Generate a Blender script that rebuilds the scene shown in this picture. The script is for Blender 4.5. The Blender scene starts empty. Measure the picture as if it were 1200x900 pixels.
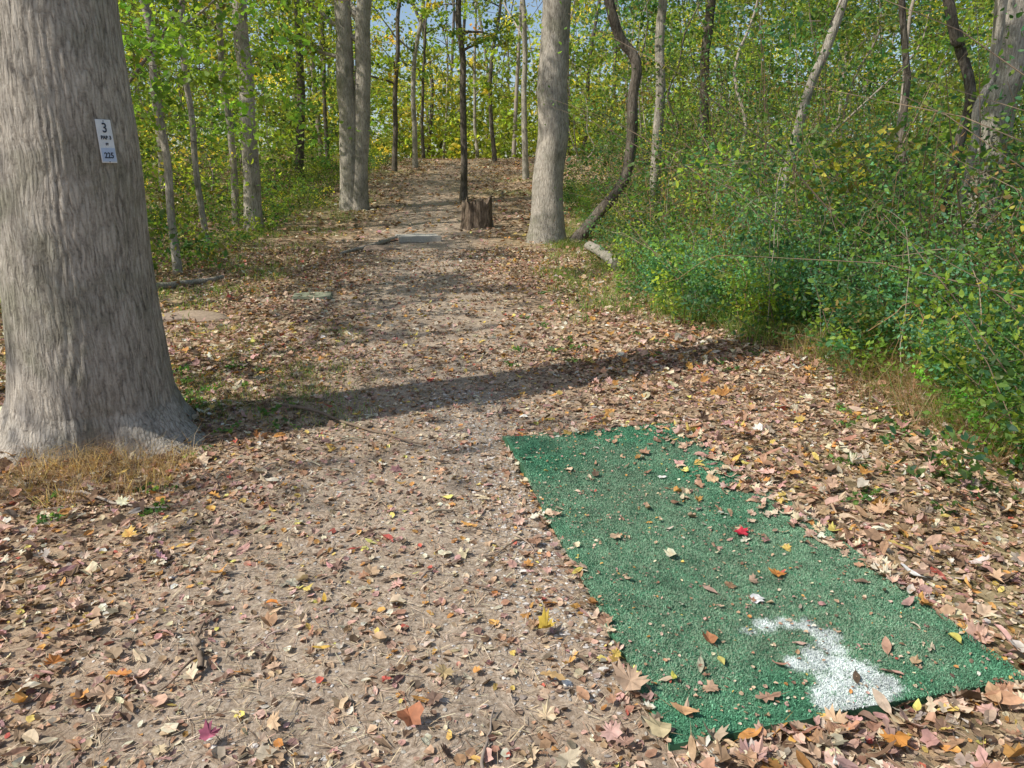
import bpy, bmesh, math, numpy as np
from mathutils import Vector, Matrix
R = np.random.RandomState(7)
scene = bpy.context.scene

# ---------------------------------------------------------------- helpers
F = 867.0; TH = math.radians(15.2); CAM = np.array([0, 0, 1.6])
def frac(a): return a - np.floor(a)
def hsh(i, j, k=0): return frac(np.sin(i*127.1 + j*311.7 + k*74.7)*43758.5453)
def vn2(x, y, s=0):
    x = np.asarray(x, float); y = np.asarray(y, float)
    xi = np.floor(x); yi = np.floor(y); u = x-xi; v = y-yi
    u = u*u*(3-2*u); v = v*v*(3-2*v)
    return (hsh(xi, yi, s)*(1-u)+hsh(xi+1, yi, s)*u)*(1-v)+(hsh(xi, yi+1, s)*(1-u)+hsh(xi+1, yi+1, s)*u)*v
def fbm(x, y, s=0, o=4):
    a = 0; w = .5; x = np.asarray(x, float); y = np.asarray(y, float)
    for i in range(o):
        a = a+w*vn2(x, y, s+i*3.1); x = x*2.03+5.2; y = y*2.03+1.7; w *= .5
    return a/(1-.5**o)
def vn3(x, y, z, s=0):
    zi = np.floor(z); w = z-zi; w = w*w*(3-2*w)
    return vn2(x+zi*17.3, y+zi*9.1, s)*(1-w)+vn2(x+(zi+1)*17.3, y+(zi+1)*9.1, s)*w

_ty = np.linspace(-60, 400, 4601)
_tz = np.interp(_ty, [-60, 5, 10, 15, 18, 22, 28, 35, 42, 60, 120, 400], [0, 0, .2, .45, .56, .88, 1.5, 2.2, 2.86, 3.1, 5, 12])
_k = np.exp(-np.linspace(-2, 2, 41)**2); _k /= _k.sum()
_tz = np.convolve(np.pad(_tz, 20, 'edge'), _k, 'valid')
def path_c(y): return np.interp(y, [0, 5, 15, 28, 42], [-.5, -.6, -1.8, -2.8, -2.6])
def H(x, y):
    x = np.asarray(x, float); y = np.asarray(y, float)
    z = np.interp(y, _ty, _tz)
    d = np.abs(x-path_c(y))
    z = z + np.clip((d-2.5)/6, 0, 1)*(fbm(x*.15, y*.15, 3, 3)-.25)*.7*np.clip((y+2)/12, .15, 1)
    z = z + (fbm(x*.9, y*.9, 5, 3)-.5)*.07*np.clip((d-.3)/1.5, .25, 1)
    z = z + (fbm(x*5, y*5, 9, 3)-.5)*.03
    return z
def ray(px, py):
    a = (px-600)/F; b = (450-py)/F
    return np.array([a, math.cos(TH)+b*math.sin(TH), -math.sin(TH)+b*math.cos(TH)])
def gp(px, py):
    d = ray(px, py); t = np.linspace(1, 90, 9000)
    p = CAM[None]+t[:, None]*d[None]
    below = np.where(p[:, 2] < H(p[:, 0], p[:, 1]))[0]
    return p[below[0]] if len(below) else p[-1]
def PT(px, py, Y):
    d = ray(px, py); return CAM+d*(Y/d[1])

class MB:
    def __init__(s): s.V = []; s.C = []; s.Fs = []; s.M = []; s.S = []; s.n = 0
    def add(s, V, Fc, col, mat=0, smooth=False):
        V = np.asarray(V, float).reshape(-1, 3); Fc = np.asarray(Fc, int)
        col = np.asarray(col, float)
        if col.ndim == 1: col = np.tile(col, (len(V), 1))
        s.V.append(V); s.C.append(col); s.Fs.append(Fc+s.n)
        s.M.append(np.full(len(Fc), mat)); s.S.append(np.full(len(Fc), smooth)); s.n += len(V)
    def build(s, name, mats, parent=None):
        V = np.concatenate(s.V); C = np.concatenate(s.C)
        loops = np.concatenate([f.ravel() for f in s.Fs])
        tot = np.concatenate([np.full(len(f), f.shape[1]) for f in s.Fs])
        st = np.concatenate([[0], np.cumsum(tot)[:-1]])
        me = bpy.data.meshes.new(name)
        me.vertices.add(len(V)); me.vertices.foreach_set('co', V.ravel().astype(np.float32))
        me.loops.add(len(loops)); me.loops.foreach_set('vertex_index', loops.astype(np.int32))
        me.polygons.add(len(tot)); me.polygons.foreach_set('loop_start', st.astype(np.int32))
        try: me.polygons.foreach_set('loop_total', tot.astype(np.int32))
        except Exception: pass
        me.polygons.foreach_set('material_index', np.concatenate(s.M).astype(np.int32))
        me.polygons.foreach_set('use_smooth', np.concatenate(s.S).astype(bool))
        me.update(calc_edges=True)
        at = me.attributes.new('tint', 'FLOAT_COLOR', 'POINT')
        at.data.foreach_set('color', np.concatenate([C, np.ones((len(C), 1))], 1).ravel().astype(np.float32))
        for m in mats: me.materials.append(m)
        ob = bpy.data.objects.new(name, me); scene.collection.objects.link(ob)
        if parent: ob.parent = parent
        return ob

def norm(a): return a/np.maximum(np.linalg.norm(a, axis=-1, keepdims=True), 1e-9)
def smoothpath(pts, n):
    pts = np.asarray(pts, float); m = len(pts)
    if m == 2: return pts[0]+(pts[1]-pts[0])*np.linspace(0, 1, n)[:, None]
    P = np.vstack([2*pts[0]-pts[1], pts, 2*pts[-1]-pts[-2]])
    t = np.linspace(0, m-1-1e-6, n); i = t.astype(int); u = (t-i)[:, None]
    a, b, c, d = P[i], P[i+1], P[i+2], P[i+3]
    return .5*(2*b+(c-a)*u+(2*a-5*b+4*c-d)*u*u+(3*b-a-3*c+d)*u**3)
def tube(mb, pts, rad, sides=8, col=(1, 1, 1), mat=0, rfun=None, cap=True):
    pts = np.asarray(pts, float); n = len(pts); rad = np.broadcast_to(rad, (n,)).astype(float)
    T = norm(np.gradient(pts, axis=0))
    ref = np.array([0, 1., 0]) if abs(T[:, 1]).mean() < .8 else np.array([1., 0, 0])
    A = norm(np.cross(np.tile(ref, (n, 1)), T)); B = np.cross(T, A)
    th = np.arange(sides)/sides*2*np.pi
    rr = np.repeat(rad[:, None], sides, 1)
    if rfun is not None: rr = rr*rfun(np.repeat(th[None], n, 0), np.repeat(pts[:, 2:3], sides, 1))
    V = pts[:, None]+rr[..., None]*(np.cos(th)[None, :, None]*A[:, None]+np.sin(th)[None, :, None]*B[:, None])
    i = np.arange(n-1)[:, None]*sides; j = np.arange(sides)[None]; k = (j+1) % sides
    Fc = np.stack([i+j, i+k, i+sides+k, i+sides+j], -1).reshape(-1, 4)
    mb.add(V, Fc, col, mat, True)
    if cap:
        mb.add(np.vstack([V[-1], pts[-1:]]), np.array([[a, (a+1) % sides, sides] for a in range(sides)]), col, mat, False)
OVAL = np.array([(0, -.5), (.26, -.15), (.22, .2), (0, .55), (-.22, .2), (-.26, -.15)])
RHOM = np.array([(0, -.5), (.34, 0), (0, .5), (-.34, 0)])
def leaves(mb, P, size, col, tm=OVAL, up=.6, mat=0):
    n = len(P); k = len(tm)
    N = norm(R.randn(n, 3)+np.array([0, 0, up*1.6])); T = norm(np.cross(N, R.randn(n, 3))); B = np.cross(N, T)
    size = np.broadcast_to(size, (n,))
    z = -np.abs(tm[:, 0])*.35
    V = P[:, None]+size[:, None, None]*(tm[None, :, 0, None]*T[:, None]+tm[None, :, 1, None]*B[:, None]+z[None, :, None]*N[:, None])
    mb.add(V, np.arange(n*k).reshape(n, k), np.repeat(col, k, 0), mat)
def pick(pal, n, w=None, jit=.2, cj=.04):
    pal = np.array(pal); w = None if w is None else np.array(w)/sum(w)
    c = pal[R.choice(len(pal), n, p=w)]
    return np.clip(c*(1+jit*R.randn(n, 1)).clip(.25, 2)*(1+cj*R.randn(n, 3)), .005, .9)
def sprays(mb, base, d, L, droop, nl, size, spread, pal, w=None, rs=.006, tmpl=OVAL, up=.6, leafmat=1, barkmat=0, bark=(.16, .12, .09), t0=.25, stems=True, sj=.35):
    n = len(base); L = np.broadcast_to(L, (n,)).astype(float); d = norm(d)
    side = norm(np.cross(d, R.randn(n, 3)))*R.uniform(0, .25, (n, 1))
    def pos(b, d, L, s, t):
        p = b+d*(L*t)[:, None]+s*(L*t*t)[:, None]; p[:, 2] -= droop*L*t*t; return p
    if stems:
        m = 5; ts = np.linspace(0, 1, m)
        C = np.stack([pos(base, d, L, side, np.full(n, t)) for t in ts], 1)
        a = norm(np.cross(d, [0.3, .2, .93])); b = np.cross(d, a)
        r = (rs*(L/1.5)**.5)[:, None]*(1-.8*ts)[None]
        V = np.stack([C+r[..., None]*(math.cos(q)*a[:, None]+math.sin(q)*b[:, None]) for q in (0, 2.09, 4.19)], 2)
        o = (np.arange(n)*m*3)[:, None, None]; i = (np.arange(m-1)*3)[None, :, None]; j = np.arange(3)[None, None]; k = (j+1) % 3
        Fc = np.stack([o+i+j, o+i+k, o+i+3+k, o+i+3+j], -1).reshape(-1, 4)
        mb.add(V, Fc, bark, barkmat, True)
    idx = np.repeat(np.arange(n), nl); t = R.uniform(t0, 1.03, n*nl)
    p = pos(base[idx], d[idx], L[idx], side[idx], t)+R.randn(n*nl, 3)*np.array([1, 1, .55])*(spread*(.5+.7*L[idx]))[:, None]*(1.2-.7*t)[:, None]
    big = (.58+1.05*vn3(base[:, 0]*.8, base[:, 1]*.8, base[:, 2]*.8, 77))[:, None]
    cb = (pick(pal, n, w, sj)*big)[idx]; c = np.clip(cb*.78+.22*pick(pal, n*nl, w), .01, .9)
    leaves(mb, p, R.uniform(.6, 1.25, n*nl)*size, c, tmpl, up, leafmat)
def blades(mb, base, h, wd, lean, col, mat=0):
    n = len(base); h = np.broadcast_to(h, (n,)); a = R.uniform(0, 6.28, n)
    s = np.stack([np.cos(a), np.sin(a), 0*a], 1); b = R.uniform(0, 6.28, n)
    l = np.stack([np.cos(b), np.sin(b), 0*b], 1)*(lean*R.uniform(.2, 1, n)*h)[:, None]
    up = np.array([0, 0, 1.])
    v = [base-s*wd/2, base+s*wd/2]
    for t, w_ in ((.55, .8), (1., .12)):
        c = base+l*(t*t)+up*(h*(t-.35*lean*t*t))[:, None]
        v += [c-s*wd/2*w_, c+s*wd/2*w_]
    V = np.stack(v, 1); o = (np.arange(n)*6)[:, None]
    Fc = np.concatenate([o+np.array([[0, 1, 3, 2]]), o+np.array([[2, 3, 5, 4]])])
    mb.add(V, Fc, np.repeat(col, 6, 0), mat)

# ---------------------------------------------------------------- materials
def newmat(name):
    m = bpy.data.materials.new(name); m.use_nodes = True; nt = m.node_tree; nt.nodes.clear()
    out = nt.nodes.new('ShaderNodeOutputMaterial'); return m, nt, out
def nd(nt, t, **kw):
    n = nt.nodes.new(t)
    for k, v in kw.items():
        if k in n.inputs: n.inputs[k].default_value = v
        else: setattr(n, k, v)
    return n
def ramp(nt, stops):
    r = nt.nodes.new('ShaderNodeValToRGB'); e = r.color_ramp.elements
    while len(e) < len(stops): e.new(.5)
    for q, (p, c) in zip(e, stops): q.position = p; q.color = (*c, 1)
    return r
def leafmat(name, trans=.4, rough=.55, boost=1.5, mottle=30, spec=.3):
    m, nt, out = newmat(name); L = nt.links.new
    at = nd(nt, 'ShaderNodeAttribute', attribute_name='tint')
    if mottle:
        tc = nd(nt, 'ShaderNodeTexCoord'); nz = nd(nt, 'ShaderNodeTexNoise', Scale=float(mottle), Detail=2.0)
        L(tc.outputs['Object'], nz.inputs['Vector'])
        mr = nd(nt, 'ShaderNodeMapRange'); mr.inputs['To Min'].default_value = .5; mr.inputs['To Max'].default_value = 1.5
        L(nz.outputs['Fac'], mr.inputs['Value'])
        mx = nd(nt, 'ShaderNodeVectorMath', operation='SCALE'); L(at.outputs['Color'], mx.inputs[0]); L(mr.outputs[0], mx.inputs['Scale']); src = mx.outputs[0]
    else: src = at.outputs['Color']
    p = nd(nt, 'ShaderNodeBsdfPrincipled', Roughness=rough); p.inputs['Specular IOR Level'].default_value = spec
    L(src, p.inputs['Base Color'])
    if trans > 0:
        tr = nd(nt, 'ShaderNodeBsdfTranslucent'); m2 = nd(nt, 'ShaderNodeVectorMath', operation='MULTIPLY')
        L(src, m2.inputs[0]); m2.inputs[1].default_value = (boost*1.1, boost, boost*.5)
        L(m2.outputs[0], tr.inputs['Color'])
        ms = nd(nt, 'ShaderNodeMixShader'); ms.inputs[0].default_value = trans
        L(p.outputs[0], ms.inputs[1]); L(tr.outputs[0], ms.inputs[2]); L(ms.outputs[0], out.inputs[0])
    else: L(p.outputs[0], out.inputs[0])
    return m
M_leaf = leafmat('foliage_leaf', .45, .5, 2.3, 0, .28)
M_litter = leafmat('dry_leaf', .12, .65, 1.1, 45, .2)
M_plain = leafmat('debris', 0, .85, 1, 40, .1)
M_turf = leafmat('turf_fibre', 0, .6, 1, 12, .2)

def barkmat(name, dark, mid, light, sc=1.0):
    m, nt, out = newmat(name); L = nt.links.new
    tc = nd(nt, 'ShaderNodeTexCoord')
    wn = nd(nt, 'ShaderNodeTexNoise', Scale=5.0, Detail=6.0); L(tc.outputs['Object'], wn.inputs['Vector'])
    wa = nd(nt, 'ShaderNodeVectorMath', operation='MULTIPLY_ADD'); L(wn.outputs['Color'], wa.inputs[0]); wa.inputs[1].default_value = (.06, .06, .06); L(tc.outputs['Object'], wa.inputs[2])
    mp = nd(nt, 'ShaderNodeMapping'); mp.inputs['Scale'].default_value = (44*sc, 44*sc, 6.5*sc); L(wa.outputs[0], mp.inputs['Vector'])
    vo = nd(nt, 'ShaderNodeTexVoronoi', feature='DISTANCE_TO_EDGE', Scale=1.0); L(mp.outputs[0], vo.inputs['Vector'])
    cr = nd(nt, 'ShaderNodeMapRange', interpolation_type='SMOOTHSTEP'); cr.inputs['From Min'].default_value = .0; cr.inputs['From Max'].default_value = .3; L(vo.outputs['Distance'], cr.inputs['Value'])
    n1 = nd(nt, 'ShaderNodeTexNoise', Scale=70.0*sc, Detail=6.0, Roughness=.75); L(tc.outputs['Object'], n1.inputs['Vector'])
    n4 = nd(nt, 'ShaderNodeTexNoise', Scale=.9, Detail=7.0, Roughness=.65); L(mp.outputs[0], n4.inputs['Vector'])
    n2 = nd(nt, 'ShaderNodeTexNoise', Scale=2.5*sc, Detail=6.0, Roughness=.6); L(tc.outputs['Object'], n2.inputs['Vector'])
    a1 = nd(nt, 'ShaderNodeMath', operation='MULTIPLY_ADD'); L(cr.outputs[0], a1.inputs[0]); a1.inputs[1].default_value = .26
    a2 = nd(nt, 'ShaderNodeMath', operation='MULTIPLY_ADD'); L(n1.outputs['Fac'], a2.inputs[0]); a2.inputs[1].default_value = .7
    a3 = nd(nt, 'ShaderNodeMath', operation='MULTIPLY_ADD'); L(n4.outputs['Fac'], a3.inputs[0]); a3.inputs[1].default_value = 1.2; a3.inputs[2].default_value = -.60
    L(a3.outputs[0], a2.inputs[2]); L(a2.outputs[0], a1.inputs[2]); a1.use_clamp = True
    r = ramp(nt, [(0.10, dark), (.42, mid), (.85, light)]); L(a1.outputs[0], r.inputs[0])
    r2 = ramp(nt, [(.34, (.64, .66, .58)), (.5, (.94, .93, .90)), (.66, (1.22, 1.19, 1.14))]); L(n2.outputs['Fac'], r2.inputs[0])
    mx = nd(nt, 'ShaderNodeVectorMath', operation='MULTIPLY'); L(r.outputs[0], mx.inputs[0]); L(r2.outputs[0], mx.inputs[1])
    p = nd(nt, 'ShaderNodeBsdfPrincipled', Roughness=.9); p.inputs['Specular IOR Level'].default_value = .15
    L(mx.outputs[0], p.inputs['Base Color'])
    bp = nd(nt, 'ShaderNodeBump', Strength=.9, Distance=.014); L(a1.outputs[0], bp.inputs['Height']); L(bp.outputs[0], p.inputs['Normal'])
    L(p.outputs[0], out.inputs[0]); return m
M_bark = barkmat('bark_grey', (.13, .115, .10), (.37, .335, .29), (.58, .54, .48))
M_bark2 = barkmat('bark_dark', (.03, .026, .022), (.13, .11, .09), (.26, .23, .20), .8)
M_stump = barkmat('weathered_wood', (.025, .02, .016), (.14, .105, .08), (.30, .24, .19), .4)

def groundmat():
    m, nt, out = newmat('forest_floor'); L = nt.links.new
    tc = nd(nt, 'ShaderNodeTexCoord')
    wn = nd(nt, 'ShaderNodeTexNoise', Scale=9.0, Detail=3.0); L(tc.outputs['Object'], wn.inputs['Vector'])
    add = nd(nt, 'ShaderNodeVectorMath', operation='MULTIPLY_ADD'); L(wn.outputs['Color'], add.inputs[0]); add.inputs[1].default_value = (.1, .1, .1); L(tc.outputs['Object'], add.inputs[2])
    vo = nd(nt, 'ShaderNodeTexVoronoi', Scale=17.0); L(add.outputs[0], vo.inputs['Vector'])
    sx = nd(nt, 'ShaderNodeSeparateColor'); L(vo.outputs['Color'], sx.inputs[0])
    rl = ramp(nt, [(0, (.13, .09, .06)), (.3, (.26, .175, .11)), (.55, (.39, .275, .18)), (.8, (.50, .38, .26)), (1, (.46, .30, .18))]); L(sx.outputs[0], rl.inputs[0])
    nf = nd(nt, 'ShaderNodeTexNoise', Scale=60.0, Detail=8.0, Roughness=.75); L(tc.outputs['Object'], nf.inputs['Vector'])
    rd = ramp(nt, [(.3, (.17, .13, .095)), (.5, (.38, .30, .225)), (.68, (.60, .52, .42))]); L(nf.outputs['Fac'], rd.inputs[0])
    at = nd(nt, 'ShaderNodeAttribute', attribute_name='tint'); s2 = nd(nt, 'ShaderNodeSeparateColor'); L(at.outputs['Color'], s2.inputs[0])
    mix = nd(nt, 'ShaderNodeMix', data_type='RGBA'); L(s2.outputs[0], mix.inputs[0]); L(rl.outputs[0], mix.inputs[6]); L(rd.outputs[0], mix.inputs[7])
    mg = nd(nt, 'ShaderNodeMix', data_type='RGBA'); L(s2.outputs[1], mg.inputs[0]); L(mix.outputs[2], mg.inputs[6]); mg.inputs[7].default_value = (.20, .21, .07, 1)
    n3 = nd(nt, 'ShaderNodeTexNoise', Scale=3.0, Detail=4.0); L(tc.outputs['Object'], n3.inputs['Vector'])
    mr = nd(nt, 'ShaderNodeMapRange'); mr.inputs['To Min'].default_value = .65; mr.inputs['To Max'].default_value = 1.35; L(n3.outputs['Fac'], mr.inputs['Value'])
    sc = nd(nt, 'ShaderNodeVectorMath', operation='SCALE'); L(mg.outputs[2], sc.inputs[0]); L(mr.outputs[0], sc.inputs['Scale'])
    p = nd(nt, 'ShaderNodeBsdfPrincipled', Roughness=.9); p.inputs['Specular IOR Level'].default_value = .1; L(sc.outputs[0], p.inputs['Base Color'])
    ad = nd(nt, 'ShaderNodeMath', operation='ADD'); L(nf.outputs['Fac'], ad.inputs[0]); L(vo.outputs['Distance'], ad.inputs[1])
    bp = nd(nt, 'ShaderNodeBump', Strength=.65, Distance=.02); L(ad.outputs[0], bp.inputs['Height']); L(bp.outputs[0], p.inputs['Normal'])
    L(p.outputs[0], out.inputs[0]); return m
M_ground = groundmat()

# ---------------------------------------------------------------- turf pad frame
NL = np.array([.476, 1.82]); FL = np.array([-.055, 4.5]); WV = np.array([1.215, .28])
def padxy(u, v):
    return NL[0]+(FL[0]-NL[0])*v+WV[0]*u, NL[1]+(FL[1]-NL[1])*v+WV[1]*u
Mi = np.linalg.inv(np.array([WV, FL-NL]).T)
def paduv(x, y):
    q = Mi@np.stack([np.ravel(x)-NL[0], np.ravel(y)-NL[1]]); return q[0].reshape(np.shape(x)), q[1].reshape(np.shape(x))
def padz(u, v):
    x, y = padxy(u, v)
    b = np.interp(y, _ty, _tz)
    rip = .05*np.exp(-((v-.93+.10*u)/.045)**2)*(.6+.4*np.sin(u*5+1))+.045*np.exp(-((v-.78-.12*u)/.05)**2)*np.clip(1-u*.9, 0, 1)
    rip = rip+.028*np.exp(-((v-.62+.1*u)/.06)**2)*u
    return b+.022+(fbm(x*2.2, y*2.2, 31, 3)-.5)*.03+rip

# ---------------------------------------------------------------- ground
def dirtmask(x, y):
    d = np.abs(x-path_c(y)); w = 1.3+.6*(fbm(x*1.1, y*1.1, 12, 3)-.5)*2
    a = np.clip(1.3-d/w, 0, 1)*np.clip(1.7-y/24, 0.0, 1)
    return np.clip(a*(.55+fbm(x*2.5, y*2.5, 21, 3)), 0, 1)
nu, nv = 620, 560
u = np.linspace(-1, 1, nu); xs = 400*np.sinh(6.2*u)/np.sinh(6.2)
v = np.linspace(-.62, 1, nv); ys = 3.5+400*np.sinh(6.0*v)/np.sinh(6.0)
X, Y = np.meshgrid(xs, ys); Z = H(X, Y)
pu, pv = paduv(X, Y)
ins = (pu > -.01) & (pu < 1.01) & (pv > -.01) & (pv < 1.01)
Z = np.where(ins, np.minimum(Z, np.interp(Y, _ty, _tz)-.012), Z)
mb = MB(); V = np.stack([X, Y, Z], -1).reshape(-1, 3)
i = np.arange(nv-1)[:, None]*nu; j = np.arange(nu-1)[None]
grn = np.clip((fbm(X*.5, Y*.5, 40, 3)-.42)*3, 0, .7)*np.clip((np.abs(X-path_c(Y))-1.2)/2.5+np.clip((Y-20)/20, 0, .4), 0, 1)
mb.add(V, np.stack([i+j, i+j+1, i+nu+j+1, i+nu+j], -1).reshape(-1, 4), np.stack([dirtmask(X, Y), grn, 0*X], -1).reshape(-1, 3), 0, True)
mb.build('forest_ground', [M_ground])

# ---------------------------------------------------------------- turf tee pad
stroke = [(878, 739, .036), (898, 732, .048), (922, 730, .054), (948, 734, .056), (968, 745, .058), (972, 758, .056), (952, 768, .058), (934, 777, .050),
          (960, 777, .06), (986, 782, .075), (1010, 790, .082), (1030, 803, .082), (1022, 816, .082), (1000, 822, .08), (978, 824, .07), (965, 814, .055), (985, 800, .08)]
def paint(x, y):
    pd = np.full(np.shape(x), 9.)
    for a, b, r_ in stroke:
        d_ = ray(a, b); g = CAM+d_*(-1.57/d_[2])
        pd = np.minimum(pd, np.hypot(x-g[0], y-g[1])-r_)
    return pd+(fbm(x*22, y*22, 61, 4)-.5)*.045
tee = bpy.data.objects.new('artificial_turf_tee_pad', None); scene.collection.objects.link(tee)
mb = MB(); n1, n2 = 130, 260
uu, vv = np.meshgrid(np.linspace(0, 1, n1), np.linspace(0, 1, n2))
eu = uu+.014*(vn2(vv*14, vv*0, 3)-.5)*2*(np.abs(uu-.5) > .49); ev = vv+.010*(vn2(uu*9, uu*0, 5)-.5)*(np.abs(vv-.5) > .49)
px_, py_ = padxy(eu, ev); pz = padz(uu, vv)
i = np.arange(n2-1)[:, None]*n1; j = np.arange(n1-1)[None]
pm = np.clip(-paint(px_, py_)/.02, 0, 1)[..., None]
mb.add(np.stack([px_, py_, pz], -1), np.stack([i+j, i+j+1, i+n1+j+1, i+n1+j], -1).reshape(-1, 4), (np.array([.075, .21, .12])*(1-pm)+np.array([.55, .6, .58])*pm).reshape(-1, 3), 0, True)
ring = [(a, 0) for a in range(n1)]+[(n1-1, b) for b in range(1, n2)]+[(a, n2-1) for a in range(n1-2, -1, -1)]+[(0, b) for b in range(n2-2, 0, -1)]
top = np.array([[px_[b, a], py_[b, a], pz[b, a]] for a, b in ring]); bot = top.copy(); bot[:, 2] -= .06
m_ = len(ring); q = np.arange(m_)
mb.add(np.vstack([top, bot]), np.stack([q, q+m_, (q+1) % m_+m_, (q+1) % m_], -1), (.045, .13, .07))
mb.build('turf_backing', [M_turf], tee)
N = 240000
bu = R.uniform(-.006, 1.004, N); bv = R.uniform(-.003, 1.003, N)
bx_, by_ = padxy(bu, bv); bz = padz(bu, bv)
h = R.uniform(.004, .010, N)
c = np.array([.088, .250, .145])*(1+.3*R.randn(N, 1)).clip(.35, 2)
c = c*(0.55+.9*fbm(bx_*3, by_*3, 50, 4))[:, None]
lt = R.rand(N) < .07; c[lt] = c[lt]*1.6+np.array([.04, .04, .03])
dust = np.clip((fbm(bx_*1.7, by_*1.7, 55, 4)-.42)*2.6, 0, .5)[:, None]; c = c*(1-dust)+np.array([.29, .34, .24])*dust
wm = np.clip(-(paint(bx_, by_)+R.randn(N)*.008)/.025, 0, 1)*(R.rand(N) > .07)
wc = np.array([.68, .74, .72])*R.uniform(.65, 1.1, (N, 1))
c = c*(1-wm[:, None])+wc*wm[:, None]
a = R.uniform(0, 6.28, N); s_ = np.stack([np.cos(a), np.sin(a), 0*a], 1); ln = R.randn(N, 3)*.7; ln[:, 2] = 1
bs_ = np.stack([bx_, by_, bz], 1); tip = bs_+norm(ln)*h[:, None]
wd = .0036
mb = MB(); mb.add(np.stack([bs_-s_*wd/2, bs_+s_*wd/2, tip+s_*wd*.35, tip-s_*wd*.35], 1), np.arange(N*4).reshape(N, 4), np.repeat(c.clip(.005, .9), 4, 0))
mb.build('turf_fibres', [M_turf], tee)

# ---------------------------------------------------------------- leaf litter
def full(half): h_ = list(half); return np.array(h_+[(-x, y) for x, y in h_[::-1] if x > 0])
MAPLE = full([(0, 1), (.10, .70), (.28, .78), (.24, .48), (.62, .62), (.56, .40), (.80, .30), (.50, .12), (.55, -.12), (.25, -.10), (.03, -.22)])*.62
TULIP = full([(0, .55), (.35, .8), (.42, .4), (.7, .2), (.6, -.3), (.2, -.45), (.03, -.5)])*.62
OAK = full([(0, 1), (.2, .85), (.12, .6), (.38, .5), (.18, .25), (.40, .05), (.15, -.15), (.25, -.4), (.03, -.7)])*.6
BEECH = full([(0, .9), (.2, .6), (.32, .25), (.31, -.1), (.2, -.45), (.02, -.7)])*.6
FRAG = np.array([(.0, .5), (.35, .25), (.4, -.2), (.05, -.45), (-.35, -.15), (-.25, .3)])
def litter(mb, P, size, col, tm, tilt, curl=1.0, stem=True):
    n = len(P); k = len(tm); cy = tm[:, 1].mean()
    T0 = np.vstack([[0, cy], tm])
    yaw = R.uniform(0, 6.28, n); tl = np.broadcast_to(tilt, (n,)); N = np.stack([R.randn(n)*tl, R.randn(n)*tl, np.ones(n)], 1); N = norm(N)
    T = norm(np.cross(N, np.stack([np.cos(yaw), np.sin(yaw), 0*yaw], 1))); B = np.cross(N, T)
    c1 = R.uniform(-.7, 1.3, n)*curl; c2 = R.uniform(-.5, .9, n)*curl; c3 = R.uniform(-.8, .8, n)*curl; c4 = R.uniform(0, .4, n)*curl
    x = T0[None, :, 0]*R.uniform(.6, 1.1, (n, 1)); y = T0[None, :, 1]+0*x
    z = c1[:, None]*x*x+c2[:, None]*y*y+c3[:, None]*x*y+c4[:, None]*np.abs(x)+R.randn(n, k+1)*.03
    V = P[:, None]+size[:, None, None]*(x[..., None]*T[:, None]+y[..., None]*B[:, None]+z[..., None]*N[:, None])
    q = np.arange(k); Fc = (np.arange(n)*(k+1))[:, None, None]+np.stack([0*q, q+1, (q+1) % k+1], -1)[None]
    cc = np.repeat(col[:, None], k+1, 1)*R.uniform(.85, 1.15, (n, k+1, 1)); cc[:, 0] *= .8
    mb.add(V, Fc.reshape(-1, 3), cc.reshape(-1, 3).clip(0, .64), 0)
    if stem:
        w = .016*size[:, None]; yb = tm[:, 1].min()
        p0 = P+size[:, None]*(yb+.05)*B; p1 = P+size[:, None]*((yb-.45)*B+R.uniform(-.15, .15, (n, 1))*T+.05*N)
        mb.add(np.stack([p0-w*T, p0+w*T, p1], 1), np.arange(3*n).reshape(n, 3), np.repeat(col*.6, 3, 0))
PAL_L = [(.30, .19, .115), (.48, .33, .22), (.59, .44, .31), (.40, .23, .15), (.62, .51, .37), (.18, .12, .085), (.57, .29, .09), (.62, .45, .13), (.44, .11, .08), (.37, .32, .25), (.55, .35, .28), (.44, .26, .23), (.63, .56, .46)]
W_L = [4.5, 6, 5, 4.5, 3, 3, 2.4, 1.3, .4, 1.4, 3.8, 2.6, .8]
def dens(x, y):
    d = x-path_c(y); w = np.clip((np.abs(d)-.45)/1.2, 0, 1)
    return (.34+.66*w)*np.clip(.35+1.4*fbm(x*1.2, y*1.2, 70, 3), .3, 1.2)
def scatter(n, x0, x1, y0, y1):
    x = R.uniform(x0, x1, n); y = R.uniform(y0, y1, n)
    k = R.rand(n) < dens(x, y)
    a, b = paduv(x, y); inpad = (a > -.0) & (a < 1.0) & (b > 0) & (b < 1)
    k &= ~inpad
    return x[k], y[k]
mb = MB()
TM = [(MAPLE, .28), (TULIP, .14), (OAK, .14), (BEECH, .44)]
def drop(x, y, s0, s1, tilt, zoff, curl=1., stem=True):
    n = len(x); o = R.permutation(n); st = 0
    side = np.clip((np.abs(x-path_c(y))-.5)/1.5, 0, 1)
    z = H(x, y)+.006+R.uniform(0, 1, n)*(.3+side)*zoff
    for tm, f in TM:
        k = o[st:st+int(f*n)]; st += int(f*n)
        sz = R.uniform(s0, s1, len(k))*np.where(R.rand(len(k)) < .35, .55, 1)*(.75+.25*side[k])
        litter(mb, np.stack([x[k], y[k], z[k]], 1), sz, pick(PAL_L, len(k), W_L, .25), tm, tilt*(.6+.6*side[k]), curl, stem)
x, y = scatter(17000, -6, 6, .6, 7.5); drop(x, y, .052, .12, .36, .042, 1.3)
x, y = scatter(14000, -9, 9, 7.5, 15); drop(x, y, .06, .115, .34, .04, 1.3)
x, y = scatter(30000, -16, 16, 15, 46); n = len(x)
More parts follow.
